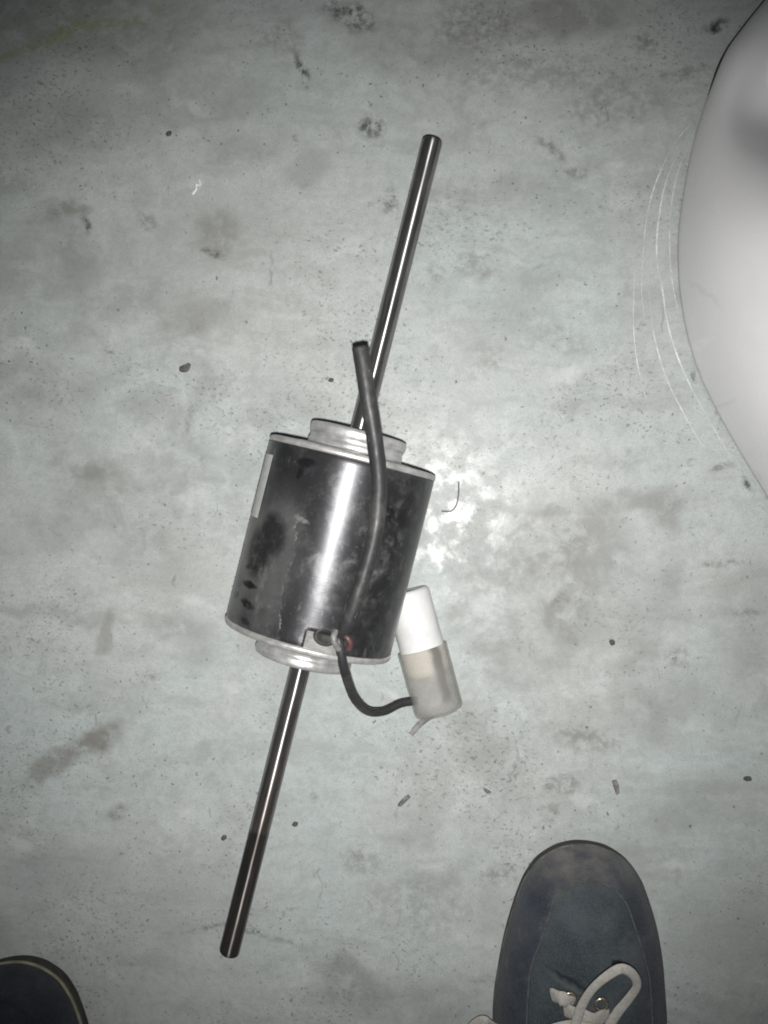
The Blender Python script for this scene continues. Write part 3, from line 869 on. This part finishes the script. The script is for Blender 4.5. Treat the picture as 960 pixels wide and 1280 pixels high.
v, f = lathe_y([(sl0, RSL - 0.0012), (sl0 - 0.0002, RSL - 0.0004), (sl0 + 0.0006, RSL), (sl1 - 0.0035, RSL - 0.0004), (sl1 - 0.0012, RSL - 0.0014), (sl1, RSL - 0.0040), (sl1 + 0.0001, 0.004),
                (sl1 + 0.0001, 0.0), (sl1 - 0.0012, 0.0), (sl1 - 0.0012, 0.012), (sl1 - 0.0026, RSL - 0.0028), (sl1 - 0.0045, RSL - 0.0016)], 72, RSL, closed=True)
slv = build('sleeve', v, f, sleeve_material(), cap)
cinv = Matrix.Rotation(-crz, 3, 'Z')
def cloc(p):
    return cinv @ (Vector(p) - cap.location)
v, f = tube(spline([cloc(p) for p in ((-0.0054, -0.1424, 0.0040), (-0.0097, -0.1460, 0.0026), (-0.0152, -0.1512, 0.0018), (-0.0195, -0.1568, 0.0014))], 8), lambda u: 1 - 0.35 * u, 10, flat=(0.0026, 0.0008))
build('spare_lead', v, f, plain('grey_lead', (0.20, 0.20, 0.195), 0.6, 0, 0.35), cap)

# ---------------------------------------------------------------- shoes
def suede(name, lo, hi, dusty):
    t = NT(name)
    n = t.noise(38, 5, 0.6, t.warp(0.01, 40))
    f_ = t.noise(900, 3, 0.7)
    c = t.mix(t.ramp(n, 0.32, 0.68), lo, hi)
    c = t.mix(t.ramp(f_, 0.3, 0.7, 0.0, 0.35), c, tuple(x * 1.9 for x in hi))
    sep = t.node('ShaderNodeSeparateXYZ')
    t.put(sep.inputs[0], t.obj())
    d = t.m('MULTIPLY', t.ramp(sep.outputs[1], -0.030, -0.004), t.ramp(t.noise(60, 5, 0.65), 0.20, 0.75))
    c = t.mix(t.m('MULTIPLY', d, dusty), c, (0.165, 0.155, 0.145))
    sm_ = t.ramp(t.noise(75, 5, 0.7, t.mapping(t.obj(), (5, 2, 0))), 0.52, 0.70)
    c = t.mix(t.m('MULTIPLY', sm_, 0.35 * dusty + 0.1), c, (0.12, 0.115, 0.105))
    if dusty > 0.5:
        c = t.mix(t.m('MULTIPLY', t.blot(t.warp(0.006, 200), 0.0165, -0.060, 0.0048, 0.0024, -15, 0.5), 0.85), c, (0.008, 0.008, 0.009))
        c = t.mix(t.m('MULTIPLY', t.blot(t.warp(0.006, 120), -0.012, -0.071, 0.022, 0.0022, -22, 0.8), 0.7), c, (0.012, 0.014, 0.017))
        c = t.mix(t.m('MULTIPLY', t.blot(t.warp(0.006, 120), -0.012, -0.075, 0.022, 0.0022, -22, 0.9), 0.4), c, (0.15, 0.145, 0.135))
    t.set(color=c, rough=0.9, spec=0.15, sheen=0.12)
    wv = t.node('ShaderNodeTexWave', wave_type='BANDS', bands_direction='X')
    wv.inputs['Scale'].default_value = 260
    wv.inputs['Distortion'].default_value = 2.5
    wh = t.node('ShaderNodeTexWave', wave_type='BANDS', bands_direction='Y')
    wh.inputs['Scale'].default_value = 260
    wh.inputs['Distortion'].default_value = 2.5
    t.put(wv.inputs['Vector'], t.obj())
    t.put(wh.inputs['Vector'], t.obj())
    weave = t.m('MULTIPLY', t.m('MULTIPLY', wv.outputs['Fac'], wh.outputs['Fac']), 0.35)
    t.bump(t.m('ADD', t.m('ADD', f_, weave), t.m('MULTIPLY', t.noise(90, 5, 0.65), 2.6)), 0.55, 0.0009)
    return t.mat

LW = [(0, 0.0), (0.0010, 0.0085), (0.0042, 0.0178), (0.0120, 0.0292), (0.0225, 0.0368), (0.031, 0.0408), (0.045, 0.0457), (0.066, 0.0514), (0.091, 0.0560),
      (0.111, 0.0585), (0.135, 0.0575), (0.165, 0.0500), (0.20, 0.0430), (0.235, 0.0400), (0.262, 0.0370), (0.280, 0.0290), (0.292, 0.0150), (0.296, 0.0)]
RW = [(0, 0.0), (0.0010, 0.0105), (0.0042, 0.0205), (0.0120, 0.0318), (0.0225, 0.0392), (0.031, 0.0430), (0.050, 0.0490), (0.073, 0.0532), (0.094, 0.0548),
      (0.113, 0.0555), (0.140, 0.0530), (0.165, 0.0490), (0.20, 0.0440), (0.235, 0.0410), (0.262, 0.0370), (0.280, 0.0290), (0.292, 0.0150), (0.296, 0.0)]
HT = [(0, 0.010), (0.012, 0.024), (0.03, 0.034), (0.06, 0.040), (0.09, 0.047), (0.12, 0.057), (0.15, 0.066), (0.2, 0.072), (0.296, 0.062)]
def shoe(name, tip, label, mirror, mats, rz=0.0, extras=True):
    root = empty(name, (tip[0], tip[1], 0), rz)
    tag(root, label, 'shoe', 'pair of shoes worn by one person')
    mx = -1 if mirror else 1
    ol = [(0.0, 0.0)] + [(w, -d) for d, w in RW[1:-1]] + [(0.0, -0.296)] + [(-w, -d) for d, w in reversed(LW[1:-1])]
    ring = spline([(x * mx, y, 0) for x, y in ol], 6, closed=True)
    n = len(ring)
    ZS = 0.016
    def off(i, o):
        a, b = ring[i - 1], ring[(i + 1) % n]
        tg = (b - a).normalized()
        nr = Vector((tg.y, -tg.x, 0))
        if nr.dot(ring[i] - Vector((0, max(-0.26, min(-0.04, ring[i].y)), 0))) < 0:
            nr = -nr
        return ring[i] + nr * o
    def surf(i, t, lift=0.0):
        p = off(i, -0.0022)
        sy = max(-0.255, min(-0.034, p.y * 0.9 - 0.012))
        c = Vector((0.002 * mx, sy, 0))
        q = p.lerp(c, t)
        h = lerp_table(HT, -(p.y * (1 - t) + sy * t))
        prof = (1 - (1 - t) ** 2.3) ** 0.55 if t < 1 else 1.0
        z = ZS + h * prof
        # flex creases over the toes
        z -= 0.0026 * math.exp(-((q.y + 0.070 + 0.35 * mx * (q.x + 0.01)) / 0.0035) ** 2) * smooth01((t - 0.35) / 0.3) * smooth01((0.030 - q.x * mx) / 0.03)
        z += 0.0012 * noise.noise(Vector((q.x * 45, q.y * 45, 3.0 + mx)))
        nrm = (p - c)
        nrm.z = 0
        nrm = nrm.normalized() * (1 - prof) + Vector((0, 0, 1)) * prof
        return Vector((q.x, q.y, z)) + nrm.normalized() * lift
    # sole: two layers
    def slab(nm, levels, mat):
        verts, faces = [], []
        for o, z in levels:
            for i in range(n):
                p = off(i, o)
                verts.append((p.x, p.y, z))
        for r in range(len(levels) - 1):
            for i in range(n):
                faces.append((r * n + i, r * n + (i + 1) % n, (r + 1) * n + (i + 1) % n, (r + 1) * n + i))
        faces.append(tuple(range(n)))
        faces.append(tuple(reversed(range((len(levels) - 1) * n, len(levels) * n))))
        return build(nm, verts, faces, mat, root)
    slab('sole', [(-0.004, 0.0), (-0.0024, 0.0012), (-0.0014, 0.004), (-0.0012, 0.0095), (-0.0018, 0.0112)], mats['sole'])
    slab('welt', [(-0.0030, 0.0110), (-0.0012, 0.0114), (-0.0006, 0.0132), (-0.0012, 0.0152), (-0.0032, 0.0162)], mats['welt'])
    # vamp with an ankle opening behind
    nt = 22
    verts, faces = [], []
    def tmax(i):
        y = ring[i].y
        return 1.0 - 0.62 * smooth01((-y - 0.150) / 0.03)
    for k in range(nt + 1):
        for i in range(n):
            t = (k / nt) ** 1.5 * tmax(i)
            verts.append(surf(i, t))
    for k in range(nt):
        for i in range(n):
            j = (i + 1) % n
            faces.append((k * n + i, k * n + j, (k + 1) * n + j, (k + 1) * n + i))
    up = build('vamp', verts, faces, mats['upper'], root)
    bm = bmesh.new()
    bm.from_mesh(up.data)
    bm.verts.ensure_lookup_table()
    last = [bm.verts[nt * n + i] for i in range(n) if ring[i].y > -0.150]
    bmesh.ops.remove_doubles(bm, verts=last, dist=0.0022)
    bm.to_mesh(up.data)
    bm.free()
    so = up.modifiers.new('hide', 'SOLIDIFY')
    so.thickness = 0.0016
    so.offset = -1
    # toe guard: a second layer from the welt up to a curved seam
    def tg(i):
        y = -ring[i].y
        return lerp_table([(0, 0.44), (0.02, 0.40), (0.04, 0.36), (0.07, 0.28), (0.1, 0.30), (0.13, 0.36), (0.296, 0.36)], y)
    rows = 12
    verts, faces = [], []
    for k in range(rows + 2):
        for i in range(n):
            if k <= rows:
                verts.append(surf(i, tg(i) * (k / rows) ** 1.4, 0.0013 - 0.0003 * (k == rows)))
            else:
                verts.append(surf(i, tg(i) * 1.012, -0.0004))
    for k in range(rows + 1):
        for i in range(n):
            j = (i + 1) % n
            faces.append((k * n + i, k * n + j, (k + 1) * n + j, (k + 1) * n + i))
    build('toe_guard', verts, faces, mats['guard'], root)
    seam = [surf(i % n, tg(i % n) * 0.965, 0.0013) for i in range(n)]
    v, f = tube([seam[i] for i in range(n)] + [seam[0]], 0.0007, 6)
    build('seam', v, f, mats['thread'], root)
    # collar lining and tongue
    ins = [surf(i, tmax(i)) for i in range(n) if ring[i].y < -0.165]
    v, f = tube(ins, 0.0045, 10)
    build('collar', v, f, mats['upper'], root)
    verts, faces = [], []
    for i in range(13):
        y = -0.118 - 0.075 * i / 12
        for k in range(9):
            x = (k / 8 - 0.5) * 0.052
            verts.append((x, y, ZS + lerp_table(HT, -y) + 0.0045 + 0.012 * (i / 12) ** 2 - 9 * x * x))
    for i in range(12):
        for k in range(8):
            q = i * 9 + k
            faces.append((q, q + 1, q + 10, q + 9))
    tn = build('tongue', verts, faces, mats['upper'], root)
    so = tn.modifiers.new('pad', 'SOLIDIFY')
    so.thickness = 0.004
    verts = [(ring[i].x * 0.9, ring[i].y * 0.96 - 0.006, 0.022) for i in range(n)]
    build('insole', verts, [tuple(range(n))], mats['sole'], root)
    return root, surf, n

M_sole = plain('dark_outsole', (0.030, 0.030, 0.029), 0.75, 0, 0.35, 120)
M_thread = plain('seam_thread', (0.070, 0.076, 0.078), 0.9)
shoe_r = dict(upper=suede('grey_suede', (0.030, 0.039, 0.045), (0.060, 0.072, 0.079), 0.8), guard=suede('navy_suede', (0.020, 0.026, 0.036), (0.045, 0.053, 0.065), 1.0),
              welt=plain('dusty_welt', (0.115, 0.11, 0.10), 0.8, 0, 0.5, 90), sole=M_sole, thread=M_thread)
shoe_l = dict(upper=suede('dark_suede', (0.012, 0.016, 0.023), (0.024, 0.029, 0.037), 0.15), guard=suede('black_suede', (0.010, 0.013, 0.019), (0.020, 0.024, 0.031), 0.15),
              welt=plain('cream_welt', (0.24, 0.225, 0.15), 0.7, 0, 0.3, 90), sole=M_sole, thread=plain('dark_thread', (0.012, 0.013, 0.015), 0.9))
TIP_R = (0.0931, -0.2242, 0.0100)
TIP_L = (-0.2883, -0.3125, 0.0100)
right, surf_r, nr_ = shoe('shoe', TIP_R, 'dusty blue-grey suede shoe with a loose white lace and metal eyelets', False, shoe_r)
left, surf_l, nl_ = shoe('shoe', TIP_L, 'nearly black shoe with a thin cream welt and no lace in view', True, shoe_l)

# laces and eyelets of the dusty shoe
def rl(p):
    return Vector(p) - right.location
M_lace = plain('cotton_lace', (0.40, 0.385, 0.35), 0.85, 0, 0.14, 500, 0.5)
M_eye = plain('brass_eyelet', (0.55, 0.47, 0.36), 0.28, 0.9, 0.15)
def lace(pts, w=0.0028, th=0.0010):
    v, f = tube(spline([rl(p) for p in pts], 12), lambda u: 1.0 + 0.08 * math.sin(u * 17), 12, flat=(w, th))
    return build('lace', v, f, M_lace, right)
lace([(0.0738, -0.3241, 0.0840), (0.0791, -0.3086, 0.0860), (0.0828, -0.2942, 0.0890), (0.0878, -0.2826, 0.0930), (0.0951, -0.2735, 0.0960), (0.1042, -0.2681, 0.0960), (0.1116, -0.2726, 0.0930), (0.1149, -0.2815, 0.0880), (0.1113, -0.2917, 0.0830), (0.1044, -0.3030, 0.0800), (0.0986, -0.3157, 0.0780), (0.0930, -0.3293, 0.0780)])
lace([(0.0676, -0.2962, 0.0720), (0.0718, -0.2954, 0.0770), (0.0755, -0.2970, 0.0775), (0.0799, -0.3006, 0.0730)], 0.0042, 0.0014)
lace([(0.0750, -0.3041, 0.0740), (0.0818, -0.3036, 0.0800), (0.0912, -0.3062, 0.0800), (0.1009, -0.3068, 0.0730)], 0.0042, 0.0014)
lace([(0.0191, -0.3542, 0.0200), (0.0222, -0.3440, 0.0220), (0.0273, -0.3396, 0.0240), (0.0334, -0.3394, 0.0280), (0.0416, -0.3361, 0.0440), (0.0538, -0.3325, 0.0660)], 0.0038, 0.0013)
lace([(0.0658, -0.3147, 0.0800), (0.0734, -0.3099, 0.0830), (0.0872, -0.3094, 0.0850), (0.1034, -0.3163, 0.0800)], 0.0040, 0.0013)
for px in ((0.0778, -0.2975, 0.0745), (0.0968, -0.3003, 0.0745)):
    p = rl(px)
    verts, faces = [], []
    for i in range(24):
        a = 2 * math.pi * i / 24
        for k in range(8):
            b = 2 * math.pi * k / 8
            r = 0.0036 + 0.0009 * math.cos(b)
            verts.append((p.x + r * math.cos(a), p.y + r * math.sin(a), p.z + 0.0009 * math.sin(b)))
    for i in range(24):
        for k in range(8):
            faces.append((i * 8 + k, ((i + 1) % 24) * 8 + k, ((i + 1) % 24) * 8 + (k + 1) % 8, i * 8 + (k + 1) % 8))
    build('eyelet', verts, faces, M_eye, right)

# ---------------------------------------------------------------- litter on the floor
M_dark = plain('dark_grit', (0.085, 0.085, 0.078), 0.85, 0, 0.5, 400, 0.4)
M_grey = plain('grey_grit', (0.16, 0.155, 0.142), 0.85, 0, 0.5, 400, 0.4)
M_white = plain('white_shaving', (0.72, 0.72, 0.68), 0.4, 0, 0.1)
def flake(name, p, lx, ly, ang, mat, label, cat, seed, hz=0.0012):
    rnd = random.Random(seed)
    k = 11
    rim = []
    for i in range(k):
        a = 2 * math.pi * i / k
        r = 0.78 + 0.4 * rnd.random()
        x, y = lx * r * math.cos(a), ly * r * math.sin(a)
        rim.append((x * math.cos(ang) - y * math.sin(ang), x * math.sin(ang) + y * math.cos(ang)))
    verts = [(x, y, 0.0) for x, y in rim] + [(x * 0.9, y * 0.9, hz * (0.5 + 0.5 * rnd.random())) for x, y in rim] + [(0, 0, hz * 1.15)]
    faces = [(i, (i + 1) % k, k + (i + 1) % k, k + i) for i in range(k)] + [(k + i, k + (i + 1) % k, 2 * k) for i in range(k)] + [tuple(reversed(range(k)))]
    o = build(name, verts, faces, mat, None, smooth=False, loc=(p[0], p[1], 0.0))
    return tag(o, label, cat)
flake('splinter', (-0.0245, -0.2026, 0.0000), 0.0058, 0.0019, R(42), M_grey, 'dark oblong splinter on bare floor below the capacitor lead', 'splinter', 1)
flake('flake', (-0.1756, 0.0938, 0.0000), 0.0041, 0.0031, R(30), M_dark, 'black ragged flake on the floor apart from the motor, level with the cut cable end', 'flake', 2)
flake('shred', (0.1185, -0.1904, 0.0000), 0.0060, 0.0020, R(-75), M_grey, 'narrow upright dark shred on the floor ahead of the dusty shoe toe', 'shred', 3)
flake('pellet', (0.2057, -0.1836, 0.0000), 0.0030, 0.0020, R(-10), M_dark, 'small dark oval pellet lying alone out beyond the dusty shoe toe', 'pellet', 4)
flake('pellet', (0.1157, -0.0932, 0.0000), 0.0020, 0.0019, 0, M_dark, 'tiny round black pellet beside the trodden grey patch', 'pellet', 5, 0.002)
flake('crumb', (-0.1865, 0.2550, 0.0000), 0.0022, 0.0018, 0.4, M_dark, 'tiny black crumb on floor between the green smear and the white shaving', 'crumb', 6)
flake('crumb', (-0.1488, -0.2303, 0.0000), 0.0026, 0.0019, 0.8, M_dark, 'dark crumb on the floor alongside the milled end of the shaft', 'crumb', 7)
flake('crumb', (-0.0993, -0.2199, 0.0000), 0.0022, 0.0019, 0.1, M_dark, 'dark round crumb on the floor between lower shaft and cable loop', 'crumb', 8)
flake('crumb', (-0.0742, 0.0847, 0.0000), 0.0021, 0.0016, 0.2, M_dark, 'tiny dark crumb on the floor right by the cut cable end', 'crumb', 9)
flake('crumb', (0.0321, -0.1951, 0.0000), 0.0030, 0.0014, -0.5, M_grey, 'small wedge shaped crumb between dark splinter and narrow shred', 'crumb', 10)
flake('grit_clump', (-0.0976, -0.1373, 0.0000), 0.0016, 0.0014, 0.3, M_grey, 'grey speck of grit tight against the lower shaft', 'grit', 11)
v, f = tube(spline([Vector((x, y, z)) for x, y, z in ((0.0025, 0.006, 0.0006), (0.0030, 0.002, 0.0007), (0.0008, 0.0015, 0.0022), (0.0005, -0.001, 0.0012), (-0.0025, -0.0045, 0.0007))], 8), lambda u: 0.6 + 0.6 * math.sin(u * 5) ** 2, 8, flat=(0.0009, 0.0004))
tag(build('shaving', v, f, M_white, loc=((-0.1676, 0.2173, 0.0000)[0], (-0.1676, 0.2173, 0.0000)[1], 0)), 'curled white plastic shaving on the grimy floor', 'shaving')
v, f = tube([Vector(p) for p in spline([(0.0062, 0.0125, 0.0006), (0.0060, 0.004, 0.0006), (0.0045, -0.0035, 0.0006), (0.001, -0.0075, 0.0006), (-0.0055, -0.0075, 0.0006)], 10)], 0.00055, 8)
tag(build('bristle', v, f, M_grey, loc=((0.0065, 0.0027, 0.0000)[0], (0.0065, 0.0027, 0.0000)[1], 0)), 'thin J-shaped grey bristle lying in the flash glare beside the motor', 'bristle')
